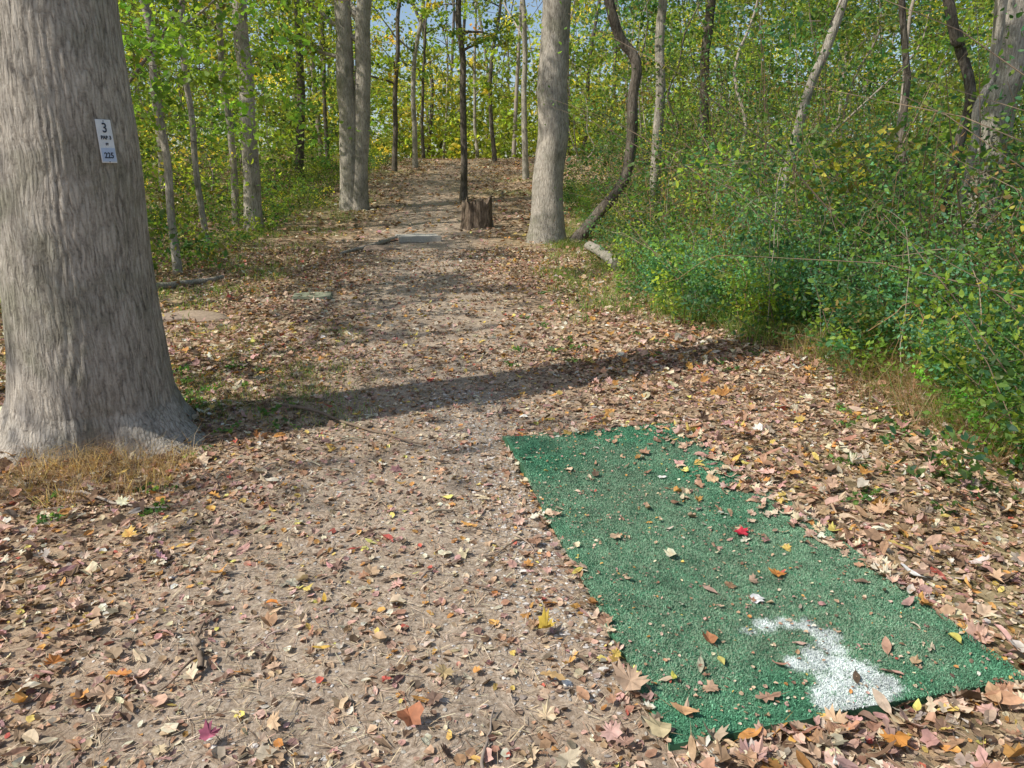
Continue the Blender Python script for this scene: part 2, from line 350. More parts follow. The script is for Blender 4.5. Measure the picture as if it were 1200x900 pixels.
litter(mb, np.stack([x, y, H(x, y)+.03], 1), R.uniform(.08, .16, n), pick(PAL_L, n, W_L, .25)*1.05, FRAG, .3, 1, False)
x, y = scatter(85000, -4.5, 4.5, .8, 7); n = len(x)
litter(mb, np.stack([x, y, H(x, y)+.006], 1), R.uniform(.01, .045, n), pick(PAL_L, n, W_L, .3), FRAG, .35, 1, False)
x, y = scatter(45000, -7, 6, 6, 14); n = len(x)
litter(mb, np.stack([x, y, H(x, y)+.008], 1), R.uniform(.03, .07, n), pick(PAL_L, n, W_L, .3), FRAG, .35, 1, False)
def onpad(u_, v_, s0, s1, z0=.012, tms=TM):
    n = len(u_); x, y = padxy(u_, v_); z = np.where((u_ < 1) & (u_ > 0) & (v_ > 0) & (v_ < 1), padz(u_.clip(0, 1), v_.clip(0, 1))+z0, H(x, y)+.025)
    o = R.permutation(n); st = 0
    for tm, f in tms:
        k = o[st:st+int(math.ceil(f*n))]; st += len(k)
        litter(mb, np.stack([x[k], y[k], z[k]], 1), R.uniform(s0, s1, len(k)), pick(PAL_L, len(k), [1, 4, 5, 3, 3, .5, 1.5, 1.5, .3, 1, 3, 2, 1.5], .2), tm, .2, 1.3)
onpad(R.uniform(.0, 1, 120), R.uniform(0, 1, 120), .03, .08)
ve = R.uniform(.08, 1, 440); e = np.abs(R.randn(440))*.075; onpad(1.04-e*(.4+R.rand(440))*np.clip(ve*2, .3, 1), ve, .045, .10)
onpad(1-np.abs(R.randn(190))*.17, R.uniform(.35, .98, 190), .035, .09)
onpad(R.uniform(0, 1.05, 100), -.008-.022*np.abs(R.randn(100)), .05, .10)
onpad(.0-.02*np.abs(R.randn(80)), R.uniform(0, 1, 80), .04, .08)
onpad(R.uniform(0, 1, 60), 1.0+.02*R.randn(60), .05, .09)
u_ = R.uniform(0, 1, 1700); v_ = R.uniform(0, 1, 1700)
x, y = padxy(u_, v_); litter(mb, np.stack([x, y, padz(u_, v_)+.01], 1), R.uniform(.006, .02, 1700), pick(PAL_L, 1700, W_L, .2), FRAG, .3, 1, False)
def hero(px, py, s, col, tm):
    d_ = ray(px, py); g = CAM+d_*(-1.55/d_[2]); a_, b_ = paduv(np.array(g[0]), np.array(g[1]))
    z = float(padz(a_, b_))+.016 if 0 < a_ < 1 and 0 < b_ < 1 else float(H(g[0], g[1]))+.04
    litter(mb, np.array([[g[0], g[1], z]]), np.array([s]), np.array([col]), tm, .12, 1.1)
for h_ in [(865, 620, .10, (.42, .03, .05), MAPLE), (912, 672, .09, (.50, .22, .06), MAPLE), (718, 626, .09, (.50, .36, .24), MAPLE), (800, 828, .10, (.5, .3, .16), BEECH),
           (838, 803, .09, (.42, .28, .19), MAPLE), (832, 748, .08, (.35, .16, .08), TULIP), (903, 815, .09, (.42, .26, .18), OAK), (635, 735, .09, (.5, .36, .06), MAPLE),
           (1058, 862, .13, (.50, .22, .05), MAPLE), (735, 803, .13, (.42, .30, .21), MAPLE), (775, 850, .10, (.48, .4, .24), TULIP), (238, 862, .09, (.40, .12, .18), MAPLE),
           (318, 703, .07, (.55, .2, .04), BEECH), (70, 772, .10, (.45, .18, .05), MAPLE), (378, 758, .07, (.55, .36, .08), BEECH), (527, 786, .10, (.45, .34, .18), MAPLE),
           (480, 838, .09, (.36, .15, .08), TULIP), (650, 790, .09, (.45, .3, .14), OAK), (660, 885, .10, (.48, .41, .3), MAPLE), (380, 700, .07, (.5, .32, .06), BEECH),
           (1120, 745, .08, (.5, .45, .12), BEECH), (790, 790, .06, (.5, .48, .1), BEECH), (845, 770, .06, (.5, .45, .15), BEECH), (980, 560, .09, (.45, .3, .18), TULIP)]:
    hero(*h_)
mb.build('leaf_litter', [M_litter])

mb = MB(); n = 50000
x = R.uniform(-3.6, 3.4, n); y = .9+R.rand(n)**1.3*7.5; k = R.rand(n) < .3+.7*np.exp(-((x+.7)/1.3)**2)
a_, b_ = paduv(x, y); k &= ~((a_ > 0) & (a_ < 1) & (b_ > 0) & (b_ < 1)); x = x[k]; y = y[k]; n = len(x)
a = R.uniform(0, 6.28, n); L_ = R.uniform(.02, .07, n); d = np.stack([np.cos(a)*L_, np.sin(a)*L_, R.randn(n)*.12*L_], 1); s_ = np.stack([-np.sin(a), np.cos(a), 0*a], 1)*R.uniform(.0006, .0016, (n, 1))
p = np.stack([x, y, H(x, y)+R.uniform(.005, .016, n)], 1)
mb.add(np.stack([p-d/2-s_, p-d/2+s_, p+d/2+s_, p+d/2-s_], 1), np.arange(4*n).reshape(n, 4), np.repeat(pick([(.50, .39, .26), (.38, .27, .18), (.56, .46, .33), (.18, .12, .08)], n), 4, 0))
mb.build('pine_straw', [M_plain])
bm = bmesh.new(); bmesh.ops.create_icosphere(bm, subdivisions=1, radius=1); iv = np.array([v_.co[:] for v_ in bm.verts]); fi = np.array([[q.index for q in f.verts] for f in bm.faces]); bm.free()
bm = bmesh.new(); bmesh.ops.create_icosphere(bm, subdivisions=4, radius=1); iv4 = np.array([v_.co[:] for v_ in bm.verts]); fi4 = np.array([[q.index for q in f.verts] for f in bm.faces]); bm.free()
mb = MB(); n = 8500
y = .9+R.rand(n)**1.2*6.5; x = path_c(y)+R.randn(n)*.75
q = n//2; y[:q] = R.uniform(2, 5.6, q); x[:q] = R.randn(q)*.17-(y[:q]-4.5)*.2-.18
a_, b_ = paduv(x, y); k = ~((a_ > -.01) & (a_ < 1.01) & (b_ > -.01) & (b_ < 1.01)); x = x[k]; y = y[k]; n = len(x)
s = R.uniform(.002, .008, n)*np.where(R.rand(n) < .04, 1.8, 1)
V = iv[None]*R.uniform(.7, 1.3, (n, len(iv), 1))*(s[:, None]*np.stack([R.uniform(.8, 1.7, n), R.uniform(.8, 1.3, n), R.uniform(.3, .6, n)], 1))[:, None]
V = V+np.stack([x, y, H(x, y)+s*.1+.001], 1)[:, None]
mb.add(V, ((np.arange(n)*len(iv))[:, None, None]+fi[None]).reshape(-1, 3), np.repeat(pick([(.44, .41, .37), (.34, .31, .27), (.54, .51, .47), (.26, .22, .19)], n, None, .15, .01), len(iv), 0), 0, False)
mb.build('gravel', [M_plain])
mb = MB()
def stick(p0, p1, r, wig=.02, col=(.2, .15, .11)):
    t = np.linspace(0, 1, 14)[:, None]; p = np.array(p0)*(1-t)+np.array(p1)*t; p[:, :2] += np.cumsum(R.randn(14, 2), 0)*wig*.4
    p[:, 2] = H(p[:, 0], p[:, 1])+r+.012+.01*np.sin(t[:, 0]*7); tube(mb, p, r*(1-.6*t[:, 0]), 6, col)
stick(gp(330, 480), gp(490, 527), .014); stick(gp(70, 578), gp(190, 600), .010, .02, (.35, .3, .25)); stick(gp(235, 792), gp(248, 735), .012); stick(gp(500, 610), gp(540, 600), .010, .01, (.45, .36, .26))
for a in range(150):
    x = R.uniform(-3.8, 0.2) if R.rand() < .7 else R.uniform(1.9, 3.2); y = R.uniform(1.2, 8); t = R.uniform(0, 6.28); l = R.uniform(.06, .35)
    a_, b_ = paduv(np.array(x), np.array(y))
    if -.1 < a_ < 1.1 and -.1 < b_ < 1.1: continue
    stick((x, y, 0), (x+l*math.cos(t), y+l*math.sin(t), 0), R.uniform(.002, .007), .008, tuple(pick([(.3, .24, .18), (.16, .12, .09), (.42, .35, .27)], 1)[0]))
mb.build('fallen_twigs', [M_plain])

# ---------------------------------------------------------------- trees
G = dict(dk=(.04, .10, .03), bl=(.055, .15, .075), md=(.12, .22, .04), yg=(.26, .34, .05), yl=(.52, .43, .08), ol=(.16, .18, .05), og=(.55, .25, .04), br=(.26, .15, .07))
PAL_CAN = [G['md'], G['yg'], G['ol'], G['yl'], G['dk'], G['og']]; W_CAN = [4.5, 5.5, 2, 1.5, 2, .25]
PAL_R = [G['dk'], G['bl'], G['md'], G['ol'], G['yg'], G['yl'], G['br']]; W_R = [3, 5, 4.5, 1.5, 2, .3, .5]
def limbs(mb, pts, rad, n, zlo, Lr, nsp, nl, size, pal, w, rise=.5, leaf=1):
    zz = pts[:, 2]-pts[0, 2]
    for a in range(n):
        zt = zlo+(zz.max()-zlo)*R.rand()**.8
        i_ = min(int(np.searchsorted(zz, zt)), len(pts)-2); p0 = pts[i_]; az = R.uniform(0, 6.28) if a % 2 else a*2.4
        L_ = R.uniform(*Lr); d = np.array([math.cos(az), math.sin(az), rise*R.uniform(.3, 1.6)]); d /= np.linalg.norm(d)
        t = np.linspace(0, 1, 9)[:, None]; p = p0+d*L_*t+np.cumsum(R.randn(9, 3), 0)*.05*L_*np.array([1, 1, .6])*t
        r0 = min(rad[i_]*.5, .02+.022*L_)
        tube(mb, p, r0*(1-.85*t[:, 0])+.003, 6, (1, 1, 1), 0)
        if nl > 0:
            q = R.choice(np.arange(2, 9), nsp); dd = norm(d*.8+R.randn(nsp, 3)*.7)
            sprays(mb, p[q], dd, R.uniform(.5, 1.3, nsp)*min(1, L_/2), .25, nl, size, .2, pal, w, .008, RHOM if size > .09 else OVAL)
def tree(name, stems, bark, n=10, zlo=5., Lr=(1.5, 4), nsp=6, nl=30, size=.14, pal=PAL_CAN, w=W_CAN, sides=14, flare=.35, top=13, rise=.5):
    mb = MB()
    for pts, r0, r1 in stems:
        pts = [np.array(p, float) for p in pts]
        if top and pts[-1][2] < top:
            d = norm(pts[-1]-pts[-2]+np.array([0, 0, .6*np.linalg.norm(pts[-1]-pts[-2])])); k = (top-pts[-1][2])/max(d[2], .3); pts += [pts[-1]+d*k*.5, pts[-1]+d*k]
            pts[-1][0] += R.randn()*.5
        pts[0][2] -= .15
        P = smoothpath(pts, 60); zz = P[:, 2]-P[0, 2]; s = np.linspace(0, 1, 60)
        P[:, :2] += (np.stack([vn2(s*9, 0*s, r0*99), vn2(s*9, 0*s+4, r0*77)], 1)-.5)*.14*np.clip(zz, 0, 2)[:, None]*.5
        rad = r1+(r0-r1)*(1-np.clip(zz/zz.max(), 0, 1))**.9
        rad = rad*(1+flare*np.exp(-np.clip(zz-.1, 0, 99)/.3))
        ph = R.uniform(0, 6)
        tube(mb, P, rad, sides, (1, 1, 1), 0, lambda th, z: 1+.04*np.sin(3*th+z*1.3+ph)+.08*(vn2(np.cos(th)*2+5, z*1.5+np.sin(th)*2, ph)-.5))
        limbs(mb, P, rad, n, zlo, Lr, nsp, nl, size, pal, w, rise)
    return mb.build(name, [bark, M_leaf])

mb = MB()
ctr = [(-2.70, 4.62, -.15), (-2.69, 4.60, .2), (-2.665, 4.57, .6), (-2.65, 4.56, 1.17), (-2.60, 4.55, 1.8), (-2.58, 4.55, 2.5), (-2.5, 4.6, 5), (-2.4, 4.8, 9), (-2.6, 5, 14)]
P = smoothpath(ctr, 460); z_ = P[:, 2]
rad = np.interp(z_, [-.15, 0, .12, .3, .6, 1.17, 2.5, 5, 9, 14], [.72, .62, .54, .475, .44, .405, .335, .30, .22, .1])
def rf(th, z):
    lobes = np.exp(-np.clip(z, 0, 9)/.17)*(.18*np.cos(3*th+.7)+.13*np.cos(5*th+2.)+.06*np.cos(9*th))
    q = th*24+2.2*vn2(z*2.3, th*0+1, 2)+2.5*(fbm(np.cos(th)*3+z*.9, np.sin(th)*3+z*2.2, 8, 3)-.5)*3
    fur = np.abs(np.sin(q))**.7
    return 1+lobes+.012*(fur-.5)+.03*(fbm(np.cos(th)*3+3, np.sin(th)*3+z*2.0, 17, 4)-.5)
tube(mb, P, rad, 300, (1, 1, 1), 0, rf)
limbs(mb, P[::6], rad[::6], 12, 6.5, (2, 4.5), 7, 34, .13, PAL_CAN, W_CAN)
mb.build('poplar_tree', [M_bark, M_leaf])

def simple(name, wp, wpx, bark=M_bark, Yd=None, **kw):
    b = gp(*wp[0]) if Yd is None else PT(wp[0][0], wp[0][1], Yd)
    if Yd is not None: b[2] = H(b[0], b[1])
    Yb = b[1]; pts = [b]+[PT(q[0], q[1], Yb) for q in wp[1:]]
    r = wpx/F*Yb/2
    return tree(name, [(pts, r, r*.45)], bark, **kw)
simple('forest_tree', [(297, 270), (290, 130), (282, 0)], 19)
b = gp(415, 245); Yb = b[1]; r = 20/F*Yb/2
tree('twin_trunk_tree', [([b+[-.1, 0, 0], PT(408, 130, Yb), PT(399, 0, Yb)], r*1.1, r*.6), ([b+[.12, 0, 0], PT(423, 130, Yb), PT(426, 0, Yb)], r, r*.5)], M_bark, n=7, zlo=4)
simple('forest_tree', [(641, 283), (645, 140), (650, 0)], 37, sides=22)
simple('leaning_tree', [(668, 284), (700, 250), (731, 205), (742, 120), (741, 70), (716, 0)], 13, M_bark2, n=5, zlo=2.5, Lr=(.8, 2))
simple('slender_tree', [(765, 272), (768, 160), (778, 0)], 12, n=6)
simple('slender_tree', [(543, 234), (542, 160), (541, 90), (538, 0)], 8, M_bark2, n=10, zlo=3.4, Lr=(1, 3))
simple('slender_tree', [(208, 322), (196, 210), (178, 60), (170, 0)], 9, n=7, zlo=2.5, Lr=(.8, 2.4))
simple('slender_tree', [(277, 265), (268, 140), (256, 0)], 8, n=6, zlo=3)
simple('slender_tree', [(243, 290), (222, 120), (214, 0)], 7, n=6, zlo=3)
simple('forest_tree', [(1160, 200), (1168, 120), (1186, 0)], 38, Yd=9.5, sides=20)
simple('leaning_tree', [(1098, 240), (1118, 180), (1135, 110), (1120, 40), (1105, 0)], 12, M_bark2, Yd=8.6, n=5, zlo=4, Lr=(.8, 2))
simple('leaning_tree', [(900, 230), (945, 105), (985, 0)], 11, M_bark, Yd=11, n=4, zlo=5.5, Lr=(.8, 2))
simple('leaning_tree', [(1115, 250), (1130, 190), (1160, 100), (1170, 20)], 9, M_bark, Yd=8, n=5, zlo=4, Lr=(.8, 2))
simple('slender_tree', [(1050, 250), (1068, 120), (1062, 0)], 8, M_bark2, Yd=9.5, n=5, zlo=4, Lr=(.8, 2))
simple('slender_tree', [(352, 240), (352, 100), (350, 0)], 10, M_bark2, Yd=30, zlo=3)
simple('slender_tree', [(616, 232), (614, 100), (612, 0)], 7, M_bark, Yd=30, zlo=3)
simple('forest_tree', [(820, 250), (828, 100), (832, 0)], 12, M_bark2, Yd=19)
for px_t, w_t, yd in [(462, 6, 34), (487, 6, 36), (580, 5, 40), (497, 4, 44), (560, 4, 48), (385, 5, 36), (520, 3, 50)]:
    simple('slender_tree', [(px_t, 205), (px_t+R.uniform(-5, 5), 100), (px_t+R.uniform(-8, 8), 0)], w_t, M_bark2 if R.rand() < .5 else M_bark, Yd=yd, n=6, zlo=3, Lr=(1, 3.5), sides=8, size=.2, nl=24)
for (x, y), hgt, nn, nlf, tr_ in [((-9.4, 2.9), 12, 6, 14, .06), ((-11.2, -.9), 12, 5, 13, .06), ((-9.8, 6.2), 13, 8, 20, .1), ((-13.5, -5), 12, 4, 18, .2), ((-9.5, 11), 13, 9, 22, .2), ((-10.5, 17), 14, 10, 24, .2), ((-11, 24), 14, 9, 24, .2)]:  # trees added on the left, mostly out of view, to cast dappled shade
    tree('added_shade_tree', [([(x, y, 0), (x+.3, y, 5), (x-.1, y+.4, 10)], tr_, .045)], M_bark, n=nn, zlo=5.2, Lr=(1.8, 3.8), nsp=9, nl=nlf, size=.16, top=hgt)

# ---------------------------------------------------------------- understorey, thickets
def rb(y): return np.interp(y, [3, 4, 6.5, 8, 11, 15, 28, 42, 60], [3.3, 3.05, 2.9, 2.0, 1.8, 2.1, 1.8, 2.0, 3])
def lb(y): return np.interp(y, [3, 8, 11, 15, 28, 42, 60], [-6, -5.5, -5.2, -5.6, -6.6, -6.2, -7])
mb = MB(); n = 2700
y = 3.4+R.rand(n)**1.3*22; off = R.rand(n)**1.5*(4+y*.35); x = rb(y)+off+.25*R.randn(n)
hmax = np.clip(.48+off*1.05, .4, 2.9)*R.uniform(.5, 1.35, n)*(.25+1.6*fbm(x*.9, y*.9, 90, 2))
k = fbm(x*1.3, y*1.3, 93, 2) > .38; x = x[k]; y = y[k]; hmax = hmax[k]; n = len(x)
d = np.stack([R.randn(n)*.4-.2, R.randn(n)*.4-.1, np.ones(n)], 1)
sprays(mb, np.stack([x, y, H(x, y)], 1), d, hmax*1.2, .25, 80, .050, .12, PAL_R, W_R, .006, t0=.12, bark=(.26, .19, .13))
mb.build('shrub_thicket', [M_plain, M_leaf])
for cx, cy, hh in [(2.45, 8.2, 1.0), (3.25, 6.9, 1.25), (3.7, 6.0, 1.3), (2.1, 9.6, .8), (3.4, 8.3, 1.8), (4.5, 7.4, 2.1), (2.9, 7.5, 1.1), (3.5, 5.1, .8), (3.9, 9.5, 2.3)]:
    mb = MB(); n = 60; a = R.uniform(0, 6.28, n); rr_ = R.rand(n)*.35
    bs = np.stack([cx+rr_*np.cos(a), cy+rr_*np.sin(a), 0*a], 1); bs[:, 2] = H(bs[:, 0], bs[:, 1])
    sprays(mb, bs, np.stack([np.cos(a)*.5, np.sin(a)*.5, np.ones(n)], 1), R.uniform(.6, 1.3, n)*hh, .2, 80, .036, .05, [(.12, .28, .17), (.09, .23, .13), (.18, .33, .13)], None, .004, t0=.1)
    mb.build('shrub', [M_plain, M_leaf])
def under(name, side, n, ymin, ymax, zmax, nl, size, pal, w, thr, trunks=32):
    mb = MB(); y = ymin+R.rand(n)**1.1*(ymax-ymin)
    if side > 0: x0 = rb(y)+1.0; x1 = .78*y+6
    else: x0 = -(.78*y+5); x1 = lb(y)-.3
    x = x0+(x1-x0)*R.rand(n); g = H(x, y); z = g+.2+R.rand(n)**1.0*zmax*np.clip(y/18, .65, 1.4)
    k = (vn3(x*.45, y*.45, z*.55, 5) > thr)
    if side > 0: k &= ~((y < 12.5) & (x/y > .3) & (x < 9) & (z-g > 1.7) & (R.rand(n) < .85))
    else: k &= ~((y < 14) & (x > lb(y)-2.6) & (R.rand(n) < .5))
    x, y, z = x[k], y[k], z[k]; n = len(x)
    d = np.stack([R.randn(n), R.randn(n), .25+.3*R.randn(n)], 1)
    for far in (0, 1):
        q = (y > 22) == bool(far)
        sprays(mb, np.stack([x, y, z], 1)[q], d[q], R.uniform(.8, 2.1, q.sum())*(1+.3*far), .25, nl, size*(1+.6*far), .24, pal, w, .008, OVAL if not far else RHOM, bark=(.13, .11, .09))
    m = trunks; yy = ymin+R.rand(m)*(ymax-ymin)
    if side > 0: xx = rb(yy)+1+R.rand(m)*(.6*yy+3)
    else: xx = lb(yy)-.5-R.rand(m)*(.6*yy+2)
    for a_, b_ in zip(xx, yy):
        g = float(H(a_, b_)); l = R.uniform(4, 9); q = np.cumsum(R.randn(8, 2), 0)*.14
        p = np.stack([a_+q[:, 0]*2+np.linspace(0, R.randn()*1.0, 8), b_+q[:, 1], g-.1+np.linspace(0, l, 8)], 1)
        tube(mb, smoothpath(p, 22), np.linspace(1, .3, 22)*R.uniform(.015, .05), 7, tuple(np.array([.28, .24, .20])*R.uniform(.5, 1.6)))
    mb.build(name, [M_plain, M_leaf])
under('understory_foliage', 1, 4700, 8, 44, 9, 52, .10, PAL_R, [3, 3.5, 4.5, 2, 3, .7, .4], .38, 36)
under('understory_foliage', -1, 4300, 8.5, 46, 10, 48, .11, PAL_CAN, [5, 5, 2, 1.2, 3, .25], .39)
mb = MB(); n = 1100; y = 9+R.rand(n)*32; x = lb(y)+.5-R.rand(n)**1.4*9
sprays(mb, np.stack([x, y, H(x, y)], 1), np.stack([R.randn(n)*.4, R.randn(n)*.4, np.ones(n)], 1), R.uniform(.3, 1.3, n), .25, 45, .07, .14, PAL_R, [3, 2, 4, 2, 3, .5, .4], .005, t0=.1)
mb.build('shrub_thicket', [M_plain, M_leaf])
mb = MB(); n = 420; x = R.uniform(-9, 4, n); y = R.uniform(16, 42, n); z = H(x, y)+1.4+(y*.19)+R.rand(n)*4.5
k = (vn3(x*.5, y*.4, z*.6, 15) > .5); x, y, z = x[k], y[k], z[k]; n = len(x)
sprays(mb, np.stack([x, y, z], 1), np.stack([R.randn(n), R.randn(n), .1*R.randn(n)], 1), R.uniform(1, 2.5, n), .25, 46, .13, .2, PAL_CAN, [3, 7, 1, 2, .6, .2], .01)
n = 80; x = R.uniform(-5.2, -2.9, n); y = R.uniform(7, 10, n); z = R.uniform(2.3, 4.4, n)
sprays(mb, np.stack([x, y, z], 1), np.stack([.6+R.randn(n)*.5, R.randn(n)*.5, -.1+.1*R.randn(n)], 1), R.uniform(.5, 1.3, n), .25, 34, .09, .09, [(.22, .34, .05), (.13, .26, .04)], None, .006)
mb.build('overhanging_boughs', [M_plain, M_leaf])
mb = MB(); n = 7000; x = R.uniform(-62, 62, n); y = 47+R.rand(n)*45; z = H(x, y)+R.rand(n)**1.15*22
zz = z-H(x, y); thr = .36+.34*np.clip((zz-5.5)/5, 0, 1)*np.exp(-((x+4-.02*y)/14)**2)
k = (vn3(x*.22, y*.16, z*.3, 25) > thr); x, y, z = x[k], y[k], z[k]
m = 520; x2 = R.uniform(-18, 16, m); y2 = R.uniform(46, 60, m); z2 = H(x2, y2)+.3+R.rand(m)**1.4*7
x = np.append(x, x2); y = np.append(y, y2); z = np.append(z, z2); n = len(x)
sprays(mb, np.stack([x, y, z], 1), np.stack([R.randn(n), R.randn(n), .3*R.randn(n)], 1), R.uniform(1.6, 3.6, n), .2, 34, .36, .30, [(.16, .24, .04), (.28, .34, .06), (.48, .42, .09), (.08, .13, .035)], [4.5, 5, 1.5, 2.2], .02, RHOM)
for a in range(95):
    a_ = R.uniform(-55, 50); b_ = R.uniform(46, 85); g = float(H(a_, b_))
    tube(mb, smoothpath([(a_, b_, g-.2), (a_+R.randn()*.6, b_, g+8), (a_+R.randn()*2, b_, g+20)], 10), np.linspace(1, .4, 10)*R.uniform(.06, .2), 7, tuple(np.array([.26, .22, .19])*R.uniform(.3, 1.4)))
mb.build('distant_forest', [M_plain, M_leaf])

# ---------------------------------------------------------------- grass & small plants
mb = MB()
def tuft(cx, cy, rr_, n, h0, h1, pal, lean=.7, wd=.006):
    a = R.uniform(0, 6.28, n); q = rr_*np.sqrt(R.rand(n)); x = cx+q*np.cos(a); y = cy+q*np.sin(a)
    blades(mb, np.stack([x, y, H(x, y)], 1), R.uniform(h0, h1, n), wd, lean, pick(pal, n))
GR = [(.14, .25, .06), (.2, .31, .08), (.10, .19, .05), (.36, .33, .15)]; DRY = [(.36, .28, .17), (.28, .20, .12), (.42, .34, .22), (.26, .16, .09)]
for a in range(100): g = gp(R.uniform(205, 420), R.uniform(385, 500)); tuft(g[0], g[1], .2, 30, .03, .11, GR, 1, .004)
for a in range(170): y = R.uniform(8.0, 20); tuft(rb(y)-R.uniform(0, 1.3), y, .3, 45, .05, .2, GR, 1, .008)
for a in range(120): y = R.uniform(8, 26); tuft(lb(y)+R.uniform(-.5, 1.9), y, .35, 45, .05, .18, GR, 1, .009)
for a in range(50): y = R.uniform(6.2, 8.8); tuft(rb(y)+R.uniform(-.25, .5), y, .15, 40, .15, .5, GR, 1.1, .006)
for a in range(70): y = R.uniform(4.0, 7); tuft(rb(y)+R.uniform(-.3, .6), y, .2, 36, .2, .75, DRY+GR[:1], 1.5, .004)
for px, py in [(60, 560), (90, 548), (120, 552), (150, 545), (180, 560), (70, 590), (30, 575), (205, 545), (45, 548), (110, 565), (165, 575)]:
    g = gp(px, py); tuft(g[0], g[1], .14, 110, .1, .32, DRY+[(.5, .42, .28)], 1.3, .003)
mb.build('grass', [M_leaf])
mb = MB()
pts = [gp(R.uniform(205, 350), R.uniform(430, 510)) for a in range(16)]+[gp(*q) for q in [(182, 575), (60, 612), (240, 533), (180, 600), (330, 500), (50, 590)]]+[gp(R.uniform(980, 1190), R.uniform(470, 600)) for a in range(26)]+[gp(R.uniform(600, 900), R.uniform(330, 440)) for a in range(30)]
for g in pts:
    n = 8; a = R.uniform(0, 6.28, n); sprays(mb, np.tile(g, (n, 1)), np.stack([np.cos(a), np.sin(a), .8+0*a], 1), R.uniform(.05, .15, n), .4, 6, .03, .02, [(.08, .18, .06), (.12, .22, .06)], None, .003, t0=.3)
n = 110; x = R.uniform(2.9, 3.8, n); y = R.uniform(3.5, 5.0, n)
sprays(mb, np.stack([x, y, H(x, y)], 1), np.stack([R.randn(n)*.4-.2, R.randn(n)*.4, np.ones(n)], 1), R.uniform(.2, .6, n), .3, 55, .032, .04, [(.10, .27, .04), (.16, .32, .05)], None, .003)
mb.build('ground_plants', [M_plain, M_leaf])
mb = MB()
for a in range(190):
    y = R.uniform(4.6, 12); x = float(rb(y))+R.uniform(-.1, 3); g = float(H(x, y)); az = R.uniform(0, 6.28); l = R.uniform(.3, 1.0)
    hh = R.uniform(.4, 1.6); p = smoothpath([(x, y, g), (x+.25*l*math.cos(az), y+.25*l*math.sin(az), g+hh), (x+l*math.cos(az), y+l*math.sin(az), g+hh*R.uniform(.6, 1.3))], 14)
    p[:, :2] += np.cumsum(R.randn(14, 2), 0)*.02
    tube(mb, p, np.linspace(1, .3, 14)*R.uniform(.003, .006), 5, tuple(pick([(.36, .30, .23), (.24, .18, .13), (.34, .20, .11)], 1)[0]))
mb.build('bare_canes', [M_plain])

# ---------------------------------------------------------------- stump, slab, log, rocks
b = gp(560, 268); Yb = b[1]; r = 15/F*Yb
mb = MB(); zl = np.linspace(b[2]-.1, b[2]+38/F*Yb, 24)
sd = 48; th = np.arange(sd)/sd*2*np.pi; t = np.linspace(0, 1, 24)
rr_ = r*(1+.35*np.exp(-t*6))[:, None]*(1+.07*np.sin(5*th)+.05*np.sin(9*th+1))[None]*(1+.05*R.randn(1, sd))
V = np.zeros((24, sd, 3)); V[..., 0] = b[0]+rr_*np.cos(th); V[..., 1] = b[1]+rr_*np.sin(th); V[..., 2] = zl[:, None]
jag = .20*vn2(th*2.2, th*0, 3)+.08*R.rand(sd); V[..., 2] -= (t**3)[:, None]*jag[None]
i = np.arange(23)[:, None]*sd; j = np.arange(sd)[None]; k = (j+1) % sd
mb.add(V, np.stack([i+j, i+k, i+sd+k, i+sd+j], -1).reshape(-1, 4), (1, 1, 1), 0, True)
inner = V[-1].copy(); inner[:, :2] = b[:2]+(inner[:, :2]-b[:2])*.72; inner[:, 2] -= .12+.05*R.rand(sd)
c_ = np.array([[b[0], b[1], inner[:, 2].mean()-.05]])
VV = np.vstack([V[-1], inner, c_]); j = np.arange(sd); k = (j+1) % sd
mb.add(VV, np.stack([j, k, sd+k, sd+j], -1), (1, 1, 1)); mb.add(VV, np.stack([sd+j, sd+k, 0*j+2*sd], -1), (1, 1, 1))
mb.build('tree_stump', [M_stump])
def blob(mb, c, sx, sy, sz, col, seed, rough=.25):
    v_ = iv4; nz = fbm(v_[:, 0]*1.3+seed, v_[:, 1]*1.3+v_[:, 2]*1.7, seed, 4)
    mb.add(v_*(1+rough*2*(nz-.5))[:, None]*np.array([sx, sy, sz])+c, fi4, col, 0, True)
def slab(name, px, py, w, d, hgt, col, yaw):
    g = gp(px, py); bm = bmesh.new(); bmesh.ops.create_cube(bm, size=1)
    bmesh.ops.scale(bm, vec=(w, d, hgt), verts=bm.verts); bmesh.ops.bevel(bm, geom=bm.edges[:], offset=.015, segments=2, affect='EDGES')
    bmesh.ops.subdivide_edges(bm, edges=[e_ for e_ in bm.edges if e_.calc_length() > .2], cuts=5, use_grid_fill=True)
    V = np.array([v_.co[:] for v_ in bm.verts]); V += (fbm(V[:, 0]*4+3, V[:, 1]*4+V[:, 2]*3, 5, 3)-.5)[:, None]*.03
    c_, s_ = math.cos(yaw), math.sin(yaw); V = np.stack([V[:, 0]*c_-V[:, 1]*s_, V[:, 0]*s_+V[:, 1]*c_, V[:, 2]], 1)+g+[0, 0, hgt*.3]
    mb = MB(); fs = {}
    bm.verts.index_update()
    for f in bm.faces: fs.setdefault(len(f.verts), []).append([q_.index for q_ in f.verts])
    first = True
    for kf, arr in fs.items():
        if first: mb.add(V, np.array(arr), col); first = False
        else: mb.Fs.append(np.array(arr)); mb.M.append(np.zeros(len(arr))); mb.S.append(np.zeros(len(arr), bool))
    bm.free(); return mb.build(name, [M_plain])
slab('stone_slab', 490, 281, .85, .9, .12, (.42, .40, .36), .25)
slab('stone_slab', 366, 348, .5, .5, .04, (.26, .27, .19), .2)
